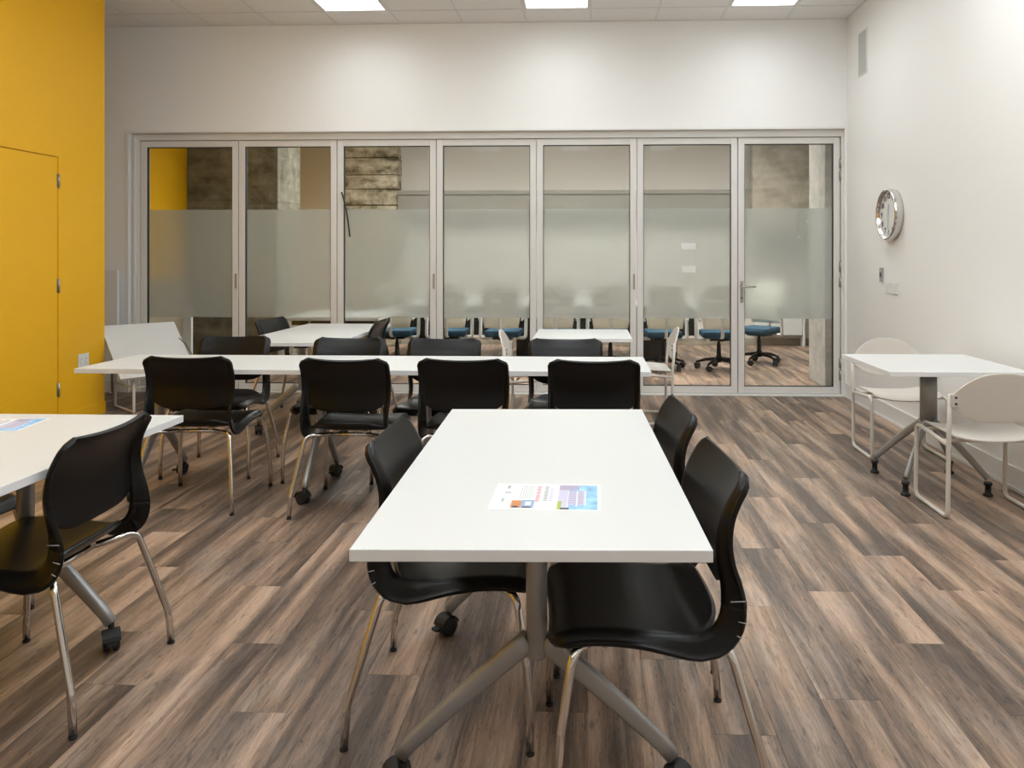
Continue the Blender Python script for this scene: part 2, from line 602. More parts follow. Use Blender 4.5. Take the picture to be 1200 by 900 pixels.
ynodes = ys[1:-1]   # ascending, last is YT
lx = [(GX0 + n * CW, GX0 + (n + 1) * CW) for n in (-4, -1, 2)]
lamp_rows = []
k = len(ynodes) - 1
while k - 2 >= 0 and ynodes[k] > -1.5:
    lamp_rows.append((ynodes[k - 2], ynodes[k])); k -= 4  # rearmost row is unseen, added to light the foreground


def in_lamp(xm, ym):
    return any(a < xm < b for a, b in lx) and any(a < ym < b for a, b in lamp_rows)


tb = bmesh.new(); bx(tb, -CW / 2 + 0.004, CW / 2 - 0.004, -CW / 2 + 0.004, CW / 2 - 0.004, 0, 0.016, bev=0.0)
tile_me = finish(tb, 'ceiling_tile', M['tile'])
rest = bmesh.new()
for i in range(len(xs) - 1):
    for j in range(len(ys) - 1):
        xa, xb, ya, yb = xs[i], xs[i + 1], ys[j], ys[j + 1]
        xm, ym = (xa + xb) / 2, (ya + yb) / 2
        if in_lamp(xm, ym): continue
        if xb < XL and yb < YREC: continue
        if ya > 4.5 and abs(xb - xa - CW) < 0.01 and abs(yb - ya - CW) < 0.01:
            obj('ceiling_tile', tile_me, None, ceiling, (xm, ym, ZC))
        elif ya > 4.5:
            box_obj('ceiling_tile', (xa + 0.004, xb - 0.004, ya + 0.004, yb - 0.004, ZC, ZC + 0.016), M['tile'], ceiling)
        else:
            bx(rest, xa + 0.004, xb - 0.004, ya + 0.004, yb - 0.004, ZC, ZC + 0.016)
o = obj('ceiling_tiling', rest, M['tile'], ceiling); o['kind'] = 'stuff'

# ceiling lights: seen row recessed, unseen rows shaped and added for fill light
side = ['left hand', 'middle', 'right hand']
for r_, (ya, yb) in enumerate(lamp_rows):
    for c_, (xa, xb) in enumerate(lx):
        where = ['nearest the glass wall', 'in the unseen second row from the glass wall, lens lowered for fill', 'in the unseen third row from the glass wall, lens lowered for fill',
                 'in the unseen fourth row from the glass wall, added for fill', 'in the rear row of the room'][min(r_, 4)]
        t = thing('ceiling_light', '%s recessed white ceiling light %s' % (side[c_], where), 'ceiling light',
                  ((xa + xb) / 2, (ya + yb) / 2, ZC), 0, 'recessed ceiling lights')
        hx, hy = (xb - xa) / 2 - 0.012, (yb - ya) / 2 - 0.012
        bm = bmesh.new()
        w = 0.022
        bx(bm, -hx, hx, -hy, -hy + w, -0.006, 0.05); bx(bm, -hx, hx, hy - w, hy, -0.006, 0.05)
        bx(bm, -hx, -hx + w, -hy + w, hy - w, -0.006, 0.05); bx(bm, hx - w, hx, -hy + w, hy - w, -0.006, 0.05)
        bx(bm, -hx, hx, -hy, hy, 0.05, 0.06)
        obj('light_frame', bm, M['tee'], t)
        bm = bmesh.new(); bx(bm, -hx + w, hx - w, -hy + w, hy - w, -0.10 if r_ in (1, 2) else 0.006, 0.012)  # second and third rows: lens deepened to throw fill sideways
        obj('diffuser', bm, M['lamp_fill' if r_ in (1, 2) else 'lamp'], t)

# folding glass wall -------------------------------------------------
PX = [-4.490, -3.490, -2.496, -1.504, -0.513, 0.468, 1.448, 2.432]
ZH = 2.505
FY0, FY1 = YD - 0.03, YD + 0.03
bm = bmesh.new()
bx(bm, OX0, OX1, YD - 0.05, YD + 0.06, ZH + 0.004, OZ)               # head
bx(bm, OX0, PX[0] - 0.004, YD - 0.05, YD + 0.06, 0, ZH + 0.004)      # left jamb
bx(bm, PX[-1] + 0.004, OX1, YD - 0.05, YD + 0.06, 0, ZH + 0.004)     # right jamb
bx(bm, OX0 + 0.025, PX[0] - 0.03, YD - 0.075, YD - 0.05, 0, ZH + 0.03)
struct(obj('trim_2', bm, M['alu']))
bm = bmesh.new()
bx(bm, OX0, OX1, YD - 0.075, YD + 0.07, 0.0, 0.012, bev=0.003)
bx(bm, OX0, OX1, YD - 0.02, YD + 0.02, 0.012, 0.018)
struct(obj('trim_3', bm, M['baseboard']))
# thin reveal trim at the soffit edge
bm = bmesh.new()
bx(bm, OX0 - 0.03, OX1, YB - 0.008, YB, OZ, OZ + 0.018)
bx(bm, OX0 - 0.03, OX0, YB - 0.008, YB, 0.0, OZ)
struct(obj('trim_4', bm, M['baseboard']))

for i in range(7):
    x0, x1 = PX[i] + 0.004, PX[i + 1] - 0.004
    gx0, gx1 = x0 + 0.060, x1 - 0.060
    gz0, gz1 = 0.085, ZH - 0.062
    p = bpy.data.objects.new('door_%d' % (i + 2), None)
    COL.objects.link(p); p.location = (x0, YD, 0); struct(p)
    p['label'] = 'glazed folding door leaf, %s from the left' % ['first', 'second', 'third', 'fourth', 'fifth', 'sixth', 'seventh'][i]
    lx_ = lambda x: x - x0
    for a, b in ((x0, gx0), (gx1, x1)):
        bm = bmesh.new(); bx(bm, lx_(a), lx_(b), -0.03, 0.03, 0.020, ZH, bev=0.003)
        obj('stile', bm, M['alu'], p)
    for a, b in ((0.020, gz0), (gz1, ZH)):
        bm = bmesh.new(); bx(bm, lx_(gx0), lx_(gx1), -0.029, 0.029, a, b, bev=0.003)
        obj('rail', bm, M['alu'], p)
    g = 0.006
    bm = bmesh.new()
    A, B, C_, D = lx_(gx0), lx_(gx1), gz0, gz1
    bx(bm, A, B, -0.020, 0.012, C_, C_ + g); bx(bm, A, B, -0.020, 0.012, D - g, D)
    bx(bm, A, A + g, -0.020, 0.012, C_ + g, D - g); bx(bm, B - g, B, -0.020, 0.012, C_ + g, D - g)
    obj('gasket', bm, M['gasket'], p)
    pane = box_obj('glass_pane', (A + g, B - g, -0.004, 0.004, C_ + g, D - g), M['glass'], p)
    box_obj('frosted_film', (A + g, B - g, 0.0045, 0.0065, 0.742, 1.818), M['frost'], pane)
    if i in (0, 2, 4):     # recessed flush bolt plates on the right stile
        bm = bmesh.new(); bx(bm, lx_(x1) - 0.032, lx_(x1) - 0.012, -0.036, -0.03, 1.03, 1.18, bev=0.002)
        bx(bm, lx_(x1) - 0.027, lx_(x1) - 0.017, -0.039, -0.036, 1.06, 1.15)
        obj('flush_pull', bm, M['steel'], p)
    if i == 6:
        bm = bmesh.new(); bx(bm, 0.018, 0.048, -0.036, -0.03, 0.90, 1.11, bev=0.002)
        h = obj('lock_plate', bm, M['steel'], p)
        bm = bmesh.new()
        tube(bm, fillet([(0.033, -0.03, 1.058), (0.033, -0.085, 1.058), (0.155, -0.085, 1.055)], 0.014), 0.008, 10)
        lathe(bm, [(0.014, -0.012), (0.014, 0.0)], 16, 'y', (0.033, -0.034, 1.058))
        obj('lever_handle', bm, M['chrome'], h)
        bm = bmesh.new(); lathe(bm, [(0.008, -0.004), (0.008, 0.0)], 12, 'y', (0.033, -0.036, 0.945))
        obj('key_cylinder', bm, M['darkbolt'], h)
        for z in (2.25, 2.13, 1.25, 1.10, 0.32, 0.20):
            bm = bmesh.new()
            tube(bm, [(lx_(x1) + 0.003, -0.040, z - 0.045), (lx_(x1) + 0.003, -0.040, z + 0.045)], 0.010, 10)
            bx(bm, lx_(x1) - 0.012, lx_(x1) + 0.018, -0.036, -0.0305, z - 0.045, z + 0.045)
            obj('hinge', bm, M['steel'], p)

for zz, ww, lab in ((1.447, 0.075, 'upper of two small white marks on the sixth glass leaf'), (1.225, 0.070, 'lower of two small white marks on the sixth glass leaf')):
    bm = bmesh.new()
    bx(bm, 0.975 - ww, 0.975 + ww, YD - 0.0052, YD - 0.0042, zz - 0.032, zz + 0.030)  # flat white rectangle set just in front of the pane
    tag(obj('mark', bm, M['whiteplastic']), lab, 'mark', 'white marks on the glass')

# black strap hanging at the third leaf
bm = bmesh.new()
pts = [(-2.447, 1.985), (-2.437, 1.965), (-2.418, 1.89), (-2.395, 1.79), (-2.378, 1.68), (-2.366, 1.57), (-2.362, 1.545)]
tube(bm, [(x, YD - 0.044, z) for x, z in pts], [0.011] * 7, 8, ry=0.008)
tag(obj('strap', bm, M['blackmetal']), 'thin curved black strap hanging on the edge of the third glass door leaf', 'strap')

# ------------------------------------------------------------------ the meeting room behind the glass
Z2 = 3.35
bm = bmesh.new()
bx(bm, -4.78, 4.5, Y2B, Y2B + 0.15, 0, Z2)
struct(obj('wall_meeting_back', bm, M['wall2']))
bm = bmesh.new(); bx(bm, 4.4, 4.5, YB + 0.2, Y2B, 0, Z2); struct(obj('wall_meeting_right', bm, M['wall2']))
bm = bmesh.new(); bx(bm, -4.88, -4.78, YB + 0.22, Y2B + 0.15, 0, Z2)
struct(obj('wall_meeting_left', bm, M['yellow']))
bm = bmesh.new(); bx(bm, -4.88, 4.5, YB + 0.22, Y2B + 0.15, Z2, Z2 + 0.1)
struct(obj('ceiling_meeting', bm, M['wall2']))
bm = bmesh.new(); bx(bm, XR, 4.5, YB + 0.12, YB + 0.22, 0, Z2)
struct(obj('wall_meeting_front', bm, M['wall2']))
bm = bmesh.new(); bx(bm, -4.0, 4.4, Y2B - 0.015, Y2B, 0, 0.11)
struct(obj('baseboard_meeting', bm, M['conc_warm']))
bm = bmesh.new(); bx(bm, -4.779, -4.70, YB + 0.25, 8.98, 0, 1.10, bev=0.004); struct(obj('trim_6', bm, M['wall2tan']))
# big concrete column on the left
bm = bmesh.new()
bx(bm, -4.775, -3.675, 9.0, 9.72, 0, 1.98, bev=0.015)
bx(bm, -4.775, -3.675, 9.008, 9.712, 1.98, 2.0)
bx(bm, -4.775, -3.675, 9.0, 9.72, 2.0, Z2, bev=0.015)
o = obj('concrete_pillar', bm, M['conc_dark'])
tag(o, 'wide dark bare concrete pillar behind the two leftmost glass leaves', 'pillar')
# tan wall part next to it
bm = bmesh.new(); bx(bm, -4.775, -3.78, Y2B - 0.22, Y2B - 0.002, 0, Z2); struct(obj('wall_meeting_tan', bm, M['wall2tan']))
# stacked rough concrete pillar seen through the third leaf
t = thing('rough_concrete_pillar', 'rough layered concrete pillar seen through the third glass leaf', 'pillar', (-3.32, Y2B - 0.12, 0))
lv = [0, 0.5, 1.0, 1.5, 1.9, 2.12, 2.36, 2.58, 2.84, 3.10, Z2]
for a, b in zip(lv[:-1], lv[1:]):
    d = rnd.uniform(0, 0.03)
    bm = bmesh.new(); bx(bm, -0.43 - rnd.uniform(0, 0.02), 0.43 + rnd.uniform(0, 0.015), -0.14 - d, 0.115, a + 0.006, b - 0.006, bev=0.008)
    obj('concrete_course', bm, M['conc_board'], t)
# beam across the back
bm = bmesh.new(); bx(bm, -2.86, 3.35, Y2B - 0.35, Y2B - 0.002, 2.0, 2.33, bev=0.01)
bx(bm, -2.86, 3.35, Y2B - 0.37, Y2B - 0.30, 2.27, 2.33)
struct(obj('trim_5', bm, M['duct']))
# warm concrete beyond the last leaf
bm = bmesh.new(); bx(bm, 2.36, 3.22, Y2B - 0.55, Y2B - 0.36, 1.75, Z2)
tag(obj('concrete_beam_end', bm, M['conc_warm']), 'warm grey concrete beam end high behind the last glass leaf', 'beam')
bm = bmesh.new(); bx(bm, 3.225, 3.36, Y2B - 0.6, Y2B - 0.38, 0, Z2)
bx(bm, 3.10, 3.30, Y2B - 0.66, Y2B - 0.601, 2.52, 2.60)
tag(obj('steel_post', bm, M['duct']), 'dark grey vertical post behind the last glass leaf', 'post')
bm = bmesh.new(); bx(bm, 2.415, 2.86, 8.0, 8.58, 0, Z2, bev=0.012)
tag(obj('concrete_column', bm, M['conc_light']), 'pale concrete column right behind the rightmost glass leaf', 'pillar')

# radiator panel on the far wall
t = thing('wall_cabinet', 'low white wall panel unit far behind the rightmost glass leaf', 'cabinet', (2.85, Y2B - 0.02, 0))
box_obj('panel', (-0.38, 0.33, -0.14, -0.0, 0.17, 0.62), M['officewhite'], t, 0.01)
box_obj('side_panel', (0.335, 0.37, -0.15, -0.0, 0.0, 0.62), M['officewhite'], t, 0.004)
bm = bmesh.new()
for k in range(6):
    bx(bm, 3.27 + k * 0.07, 3.325 + k * 0.07, Y2B - 0.9 + 0.02 * (k % 2), Y2B - 0.86 + 0.02 * (k % 2), 0.0, 0.75)
tag(obj('grey_screen', bm, M['greyplastic']), 'grey ribbed screen standing far behind the rightmost glass leaf', 'screen')

# unseen panels added to light the meeting room
for k, x in enumerate((-2.3, -0.2, 1.9)):
    t = thing('room_fill_light', '%s unseen square fill light added above the office chairs' % side[k], 'ceiling light', (x, 9.7, Z2), 0, 'added meeting room lights')
    bm = bmesh.new(); bx(bm, -0.62, 0.62, -0.62, 0.62, -0.06, 0.0, bev=0.004); obj('light_frame', bm, M['tee'], t)
    bm = bmesh.new(); bx(bm, -0.58, 0.58, -0.58, 0.58, -0.066, -0.061); obj('diffuser', bm, M['lamp_back'], t)

# ------------------------------------------------------------------ nesting table
def caster_bm():
    bm = bmesh.new()
    for s in (-1, 1):
        lathe(bm, [(0.012, -0.011), (0.030, -0.010), (0.034, -0.006), (0.034, 0.006), (0.030, 0.010), (0.012, 0.011)], 18, 'x', (s * 0.015, 0.012, 0.034))
    bx(bm, -0.006, 0.006, -0.02, 0.04, 0.03, 0.058)
    # hood
    pts = [(0, 0.012 + 0.038 * math.cos(a), 0.034 + 0.038 * math.sin(a)) for a in [math.radians(d) for d in range(10, 171, 20)]]
    tube(bm, pts, 0.028, 8, ry=0.004, up=(1, 0, 0)) if False else None
    for i in range(len(pts) - 1):
        a, b = pts[i], pts[i + 1]
        v = [bm.verts.new(p) for p in ((-0.027, a[1], a[2]), (0.027, a[1], a[2]), (0.027, b[1], b[2]), (-0.027, b[1], b[2]))]
        bm.faces.new(v)
    lathe(bm, [(0.010, 0.055), (0.010, 0.095)], 12, 'z', (0, 0, 0))
    # brake tab
    bx(bm, -0.014, 0.014, 0.045, 0.068, 0.030, 0.038)
    return finish(bm, 'caster', [M['rubber']])


def leveller_bm():
    bm = bmesh.new()
    lathe(bm, [(0.026, 0.0), (0.026, 0.010), (0.018, 0.016), (0.016, 0.018), (0.016, 0.060), (0.022, 0.062), (0.022, 0.078)], 14, 'z')
    return finish(bm, 'leveller', [M['rubber']])


caster_me = caster_bm()
leveller_me = leveller_bm()
TOPZ, TH = 0.737, 0.026


def table_top(L, W, t, th=TH, z=TOPZ):
    bm = bmesh.new()
    bx(bm, -L / 2, L / 2, -W / 2, W / 2, z - th, z, bev=0.0018)
    for f in bm.faces:
        f.material_index = 0 if f.normal.z > 0.5 else 1
    bm.normal_update()
    for f in bm.faces:
        f.material_index = 0 if f.normal.z > 0.3 else 1
    return obj('tabletop', bm, [M['laminate'], M['edge']], t)


def curved_leg(x, y0, y1, z0, z1, dx=0.0):
    """leg from the column outward along y, cast metal, tapering, ends above a caster"""
    n = 12
    pts = []; ra = []; rb = []
    for i in range(n + 1):
        t = i / n
        y = y0 + (y1 - y0) * t
        z = z0 + (z1 - z0) * (t - 0.03 * math.sin(PI * t))
        if i == n:
            z -= 0.006
        pts.append((x + dx * t, y, z)); ra.append(0.019 - 0.003 * t); rb.append(0.028 - 0.009 * t)
    bm = bmesh.new()
    tube(bm, pts, ra, 16, ry=rb, up=(0, 0, 1), sq=0.6)
    return bm


def nesting_table(label, L, W, off, spread, loc, rz, group=None, yaws=(0.4, 2.0, 1.1, 2.8)):
    t = thing('training_table', label, 'table', loc, rz, group)
    table_top(L, W, t)
    for i, s in enumerate((-1, 1)):
        x = s * off
        bm = bmesh.new()
        lathe(bm, [(0.025, 0.340), (0.027, 0.344), (0.027, TOPZ - TH - 0.03), (0.027, TOPZ - TH - 0.012)], 24, 'z', (x, 0, 0))
        obj('column', bm, M['greymetal'], t)
        bm = bmesh.new()
        bx(bm, x - 0.045, x + 0.045, -0.20, 0.20, TOPZ - TH - 0.014, TOPZ - TH - 0.001, bev=0.003)
        bx(bm, x - 0.035, x + 0.035, -0.05, 0.05, TOPZ - TH - 0.055, TOPZ - TH - 0.014, bev=0.006)
        obj('bracket', bm, M['blackmetal'], t)
        for j, q in enumerate((-1, 1)):
            leg = obj('leg', curved_leg(x, q * 0.018, q * spread, 0.380, 0.092), M['greymetal'], t)
            c = obj('caster', caster_me, None, leg)
            c.location = (x, q * spread * 0.995, 0)
            c.rotation_euler = (0, 0, yaws[i * 2 + j])
    bm = bmesh.new()
    bx(bm, -off + 0.03, off - 0.03, -0.02, 0.02, TOPZ - TH - 0.045, TOPZ - TH - 0.016, bev=0.003)
    obj('cross_beam', bm, M['blackmetal'], t)
    return t


R2 = math.radians(1.8)
nesting_table('white table in the foreground with a printed flyer and four grey legs on casters', 1.490, 0.765, 0.405, 0.345,
              (-0.145, 2.362, 0), PI / 2 + R2, yaws=(2.6, 0.3, 2.2, 0.8))
nesting_table('white table at the left edge of the picture before the yellow wall', 1.50, 0.765, 0.42, 0.305,
              (-1.952, 2.185, 0), PI / 2, yaws=(2.6, 0.3, 2.2, 0.8))
nesting_table('left table of the two joined into a long white row, reaching to the yellow wall', 1.575, 0.61, 0.48, 0.275,
              (-2.030, 4.43, 0), 0, 'tables of the long row')
nesting_table('right table of the two joined into a long white row, behind the foreground table', 1.575, 0.61, 0.48, 0.275,
              (-0.455, 4.43, 0), 0, 'tables of the long row')
nesting_table('white table standing lengthways before the second and third glass leaves', 1.55, 0.755, 0.40, 0.335,
              (-2.178, 6.185, 0), PI / 2)


# cafe tables with one column and four legs
def cafe_table(label, size, loc, rz, bo=(0.0, 0.0)):
    t = thing('cafe_table', label, 'table', loc, rz)
    table_top(size, size, t)
    bx0, by0 = bo
    bm = bmesh.new()
    prof = []
    ring = []
    n = 20
    for zz in (0.36, TOPZ - TH - 0.02):
        r = []
        for k in range(n):
            a = 2 * PI * k / n
            r.append(bm.verts.new((bx0 + 0.048 * math.copysign(abs(math.cos(a)) ** 0.6, math.cos(a)),
                                   by0 + 0.026 * math.copysign(abs(math.sin(a)) ** 0.6, math.sin(a)), zz)))
        ring.append(r)
    for k in range(n):
        f = bm.faces.new((ring[0][k], ring[0][(k + 1) % n], ring[1][(k + 1) % n], ring[1][k])); f.smooth = True
    bm.faces.new(ring[0][::-1]); bm.faces.new(ring[1])
    obj('column', bm, M['greymetal'], t)
    bm = bmesh.new(); bx(bm, bx0 - 0.15, bx0 + 0.15, by0 - 0.10, by0 + 0.10, TOPZ - TH - 0.02, TOPZ - TH - 0.001, bev=0.004)
    obj('bracket', bm, M['blackmetal'], t)
    bm = bmesh.new(); bx(bm, bx0 - 0.053, bx0 + 0.053, by0 - 0.034, by0 + 0.034, 0.33, 0.375, bev=0.012)
    obj('hub', bm, M['greymetal'], t)
    for k in range(4):
        a = PI / 4 + k * PI / 2
        R_ = 0.325
        pts = []; ra = []; rb = []
        for i in range(13):
            u = i / 12
            rr = 0.03 + (R_ - 0.03) * u
            z = 0.370 - 0.275 * (u ** 1.12)
            pts.append((bx0 + rr * math.cos(a), by0 + rr * math.sin(a), z)); ra.append(0.016 - 0.003 * u); rb.append(0.026 - 0.009 * u)
        bm = bmesh.new(); tube(bm, pts, ra, 10, ry=rb, up=(0, 0, 1))
        leg = obj('leg', bm, M['greymetal'], t)
        lv_ = obj('leveller', leveller_me, None, leg)
        lv_.location = (bx0 + R_ * math.cos(a), by0 + R_ * math.sin(a), 0)
    return t


cafe_table('square white cafe table against the right wall', 0.755, (1.975, 4.555, 0), math.radians(0.5), (0.045, 0.12))
cafe_table('square white table before the fifth glass leaf with a cream chair at either side', 0.745, (-0.048, 6.14, 0), 0)

# ------------------------------------------------------------------ black shell chair
prof_pts = [(0.262, 0.412), (0.254, 0.428), (0.225, 0.443), (0.150, 0.447), (0.06, 0.441), (-0.02, 0.433), (-0.085, 0.430),
            (-0.125, 0.442), (-0.150, 0.470), (-0.160, 0.510), (-0.159, 0.560), (-0.152, 0.610), (-0.152, 0.665), (-0.166, 0.720),
            (-0.188, 0.762), (-0.208, 0.792), (-0.220, 0.812)]
PP = [Vector((0, a, b)) for a, b in prof_pts]
cum = [0]
for a, b in zip(PP[:-1], PP[1:]): cum.append(cum[-1] + (b - a).length)
VT = cum[-1]


def prof(s):
    """Catmull-Rom through the profile; returns point and outward normal (down / back)"""
    s = max(0, min(VT, s))
    i = 0
    while i < len(cum) - 2 and cum[i + 1] < s: i += 1
    t = (s - cum[i]) / (cum[i + 1] - cum[i])
    p0 = PP[max(i - 1, 0)]; p1 = PP[i]; p2 = PP[i + 1]; p3 = PP[min(i + 2, len(PP) - 1)]
    p = 0.5 * ((2 * p1) + (p2 - p0) * t + (2 * p0 - 5 * p1 + 4 * p2 - p3) * t * t + (3 * p1 - p0 - 3 * p2 + p3) * t ** 3)
    d = 0.5 * ((p2 - p0) + 2 * (2 * p0 - 5 * p1 + 4 * p2 - p3) * t + 3 * (3 * p1 - p0 - 3 * p2 + p3) * t * t)
    d.normalize()
    nrm = Vector((0, d.z, -d.y))     # left/right of travel: choose outward
    if nrm.z > 0 and s < VT * 0.5: nrm = -nrm
    if nrm.y > 0 and s >= VT * 0.5: nrm = -nrm
    return p, nrm


VB = cum[9]      # arc position where seat and backrest meet in the side straps
SHW = 0.238


def halfw(s):
    q = s / VT
    w = SHW - 0.006 * math.exp(-((q - 0.60) / 0.10) ** 2)
    if s < 0.06: w -= 0.050 * (1 - s / 0.06) ** 2.4
    e = VT - s
    if e < 0.040: w -= 0.040 * (1 - e / 0.040) ** 2.5
    return w


def smooth(a, b, x):
    t = max(0, min(1, (x - a) / (b - a)))
    return t * t * (3 - 2 * t)


def shell_pt(u, s):
    p, nrm = prof(s)
    w = halfw(s)
    q = s / VT
    x = u * w
    dish = 0.010 + 0.014 * smooth(0.6, 1.0, q)
    flange = 0.020 + 0.034 * math.exp(-((q - 0.52) / 0.17) ** 2) - 0.012 * smooth(0.75, 1.0, q)
    au = abs(u)
    c = -dish * au ** 2.2 + (flange + dish * 0.3) * smooth(0.88, 1.0, au) ** 1.2
    return Vector((x, p.y, p.z)) + nrm * c


U0 = 0.86
us = sorted(set([round(U0 * math.sin(PI / 2 * k / 9), 4) for k in range(-9, 10)] + [s * v for s in (-1, 1) for v in (0.90, 0.93, 0.955, 0.98, 1.0)]))
L0, LC, H0, HC = VB - 0.090, VB - 0.034, VB + 0.066, VB + 0.026


def arc_at(u, t, part):
    """arc position for row parameter t of a column u; inside U0 the sheet ends at a rounded edge"""
    k = min(1.0, abs(u) / U0) ** 5
    if part == 'seat':
        return t * (LC + (L0 - LC) * k)
    h = HC + (H0 - HC) * k
    return h + (VT - h) * t


def shell_half(part):
    bm = bmesh.new()
    rows = [j / 14 for j in range(15)]
    grid = [[bm.verts.new(shell_pt(u, arc_at(u, t, part))) for u in us] for t in rows]
    for j in range(14):
        for i in range(len(us) - 1):
            f = bm.faces.new((grid[j][i], grid[j][i + 1], grid[j + 1][i + 1], grid[j + 1][i])); f.smooth = True
    # side straps run on to the meeting line at VB
    edge = grid[-1] if part == 'seat' else grid[0]
    base = L0 if part == 'seat' else H0
    out = [i for i, u in enumerate(us) if abs(u) >= U0 - 1e-6]
    prev = {i: edge[i] for i in out}
    for j in range(1, 8):
        sv = base + (VB - base) * j / 7
        cur = {i: bm.verts.new(shell_pt(us[i], sv)) for i in out}
        for i in out:
            if i + 1 in cur and us[i] * us[i + 1] > 0:
                f = bm.faces.new((prev[i], prev[i + 1], cur[i + 1], cur[i])); f.smooth = True
        prev = cur
    return bm


def make_chair(label, loc, rz, group):
    t = thing('shell_chair', label, 'chair', loc, rz, group)
    seat = obj('seat', shell_half('seat'), M['black'], t)
    back = obj('backrest', shell_half('back'), M['black'], t)
    for o in (seat, back):
        m = o.modifiers.new('s', 'SOLIDIFY'); m.thickness = 0.013; m.offset = 0.0
        m = o.modifiers.new('b', 'BEVEL'); m.width = 0.0045; m.segments = 2; m.limit_method = 'ANGLE'; m.angle_limit = math.radians(50)
        bake(o)
        for p in o.data.polygons: p.use_smooth = True
    # two little vent slots at each side of the bend are modelled as bright scored lines
    for s in (-1, 1):
        for dv, ln in ((0.020, 0.036), (-0.022, 0.020), (-0.046, 0.014)):
            bm = bmesh.new()
            a = shell_pt(s * 1.0, VB + dv)
            p, nr = prof(VB + dv)
            a = a + nr * 0.001; b = a - nr * ln
            off = Vector((s * 0.0064, 0, 0))
            tube(bm, [a + off, b + off], 0.0014, 6)
            obj('side_rib', bm, M['greyplastic'], t)
    # legs
    for sx in (-1, 1):
        bm = bmesh.new()
        tube(bm, fillet([(sx * 0.10, 0.085, 0.412), (sx * 0.235, 0.215, 0.418), (sx * 0.262, 0.245, 0.24), (sx * 0.268, 0.256, 0.10), (sx * 0.268, 0.256, 0.006)],
                        [0.045, 0.02, 0.05]), 0.0112, 12)
        leg = obj('leg', bm, M['chrome'], t)
        bm = bmesh.new(); lathe(bm, [(0.012, 0.0), (0.0122, 0.007)], 12, 'z', (sx * 0.268, 0.256, 0)); obj('glide', bm, M['rubber'], leg)
        bm = bmesh.new()
        tube(bm, fillet([(sx * 0.10, -0.085, 0.402), (sx * 0.215, -0.165, 0.408), (sx * 0.262, -0.248, 0.115), (sx * 0.267, -0.256, 0.006)],
                        [0.045, 0.06]), 0.0112, 12)
        leg = obj('leg', bm, M['chrome'], t)
        bm = bmesh.new(); lathe(bm, [(0.012, 0.0), (0.0122, 0.007)], 12, 'z', (sx * 0.267, -0.256, 0)); obj('glide', bm, M['rubber'], leg)
    bm = bmesh.new()
    tube(bm, [(-0.11, 0.085, 0.412), (0.11, 0.085, 0.412)], 0.011, 10)
    tube(bm, [(-0.11, -0.085, 0.402), (0.11, -0.085, 0.402)], 0.011, 10)
    for s in (-1, 1):
        bx(bm, s * 0.08 - 0.012, s * 0.08 + 0.012, -0.10, 0.10, 0.412, 0.424, bev=0.002)
    for s in (-1, 1):
        lathe(bm, [(0.008, 0.385), (0.011, 0.388), (0.011, 0.42)], 12, 'z', (s * 0.15, 0.13, 0))
    obj('seat_frame', bm, M['chrome'], t)
    return t


gF, gN, gB = 'black chairs around the foreground table', 'black chairs on the near side of the long row', 'black chairs on the far side of the long row'
chair0 = make_chair('black shell chair tucked under the left side of the foreground table', (-0.415, 2.360, 0), -PI / 2, gF)
KID = kids()
chairs = [
    ('black shell chair nearest the camera, right side of the foreground table', (0.158, 2.080, 0), PI / 2 + 0.08, gF),
    ('black shell chair at the right side of the foreground table, behind the nearest one', (0.130, 2.770, 0), PI / 2 + 0.08, gF),
    ('black shell chair seen from behind at the left table with the flyer', (-1.710, 2.375, 0), PI / 2 + 0.025, 'black chairs at the left table'),
    ('black shell chair on the yellow wall side of the left table', (-2.40, 2.62, 0), -PI / 2, 'black chairs at the left table'),
    ('leftmost black chair on the near side of the long row, seen from behind', (-2.135, 4.215, 0), 0.02, gN),
    ('second black chair from the left on the near side of the long row', (-1.268, 4.165, 0), -0.03, gN),
    ('third black chair from the left on the near side of the long row', (-0.650, 4.175, 0), -0.02, gN),
    ('rightmost black chair on the near side of the long row', (0.030, 4.165, 0), -0.02, gN),
    ('leftmost black chair on the far side of the long row, facing the camera', (-2.345, 4.86, 0), PI + 0.05, gB),
    ('second dark chair from the left on the far side of the long row', (-1.555, 4.79, 0), PI, gB),
    ('third dark chair from the left on the far side of the long row', (-0.930, 4.77, 0), PI, gB),
    ('rightmost dark chair on the far side of the long row', (-0.150, 4.77, 0), PI, gB),
    ('dark chair at the left side of the rear table by the second glass leaf', (-2.53, 6.50, 0), -PI / 2 - 0.15, 'dark chairs at the rear table'),
    ('dark chair at the right side of the rear table, before the third glass leaf', (-1.905, 6.30, 0), PI / 2, 'dark chairs at the rear table'),
]
for lab, loc, rz, grp in chairs:
    c = copy_tree(chair0, KID)
    c.location = loc; c.rotation_euler = (0, 0, rz); c['label'] = lab; c['group'] = grp


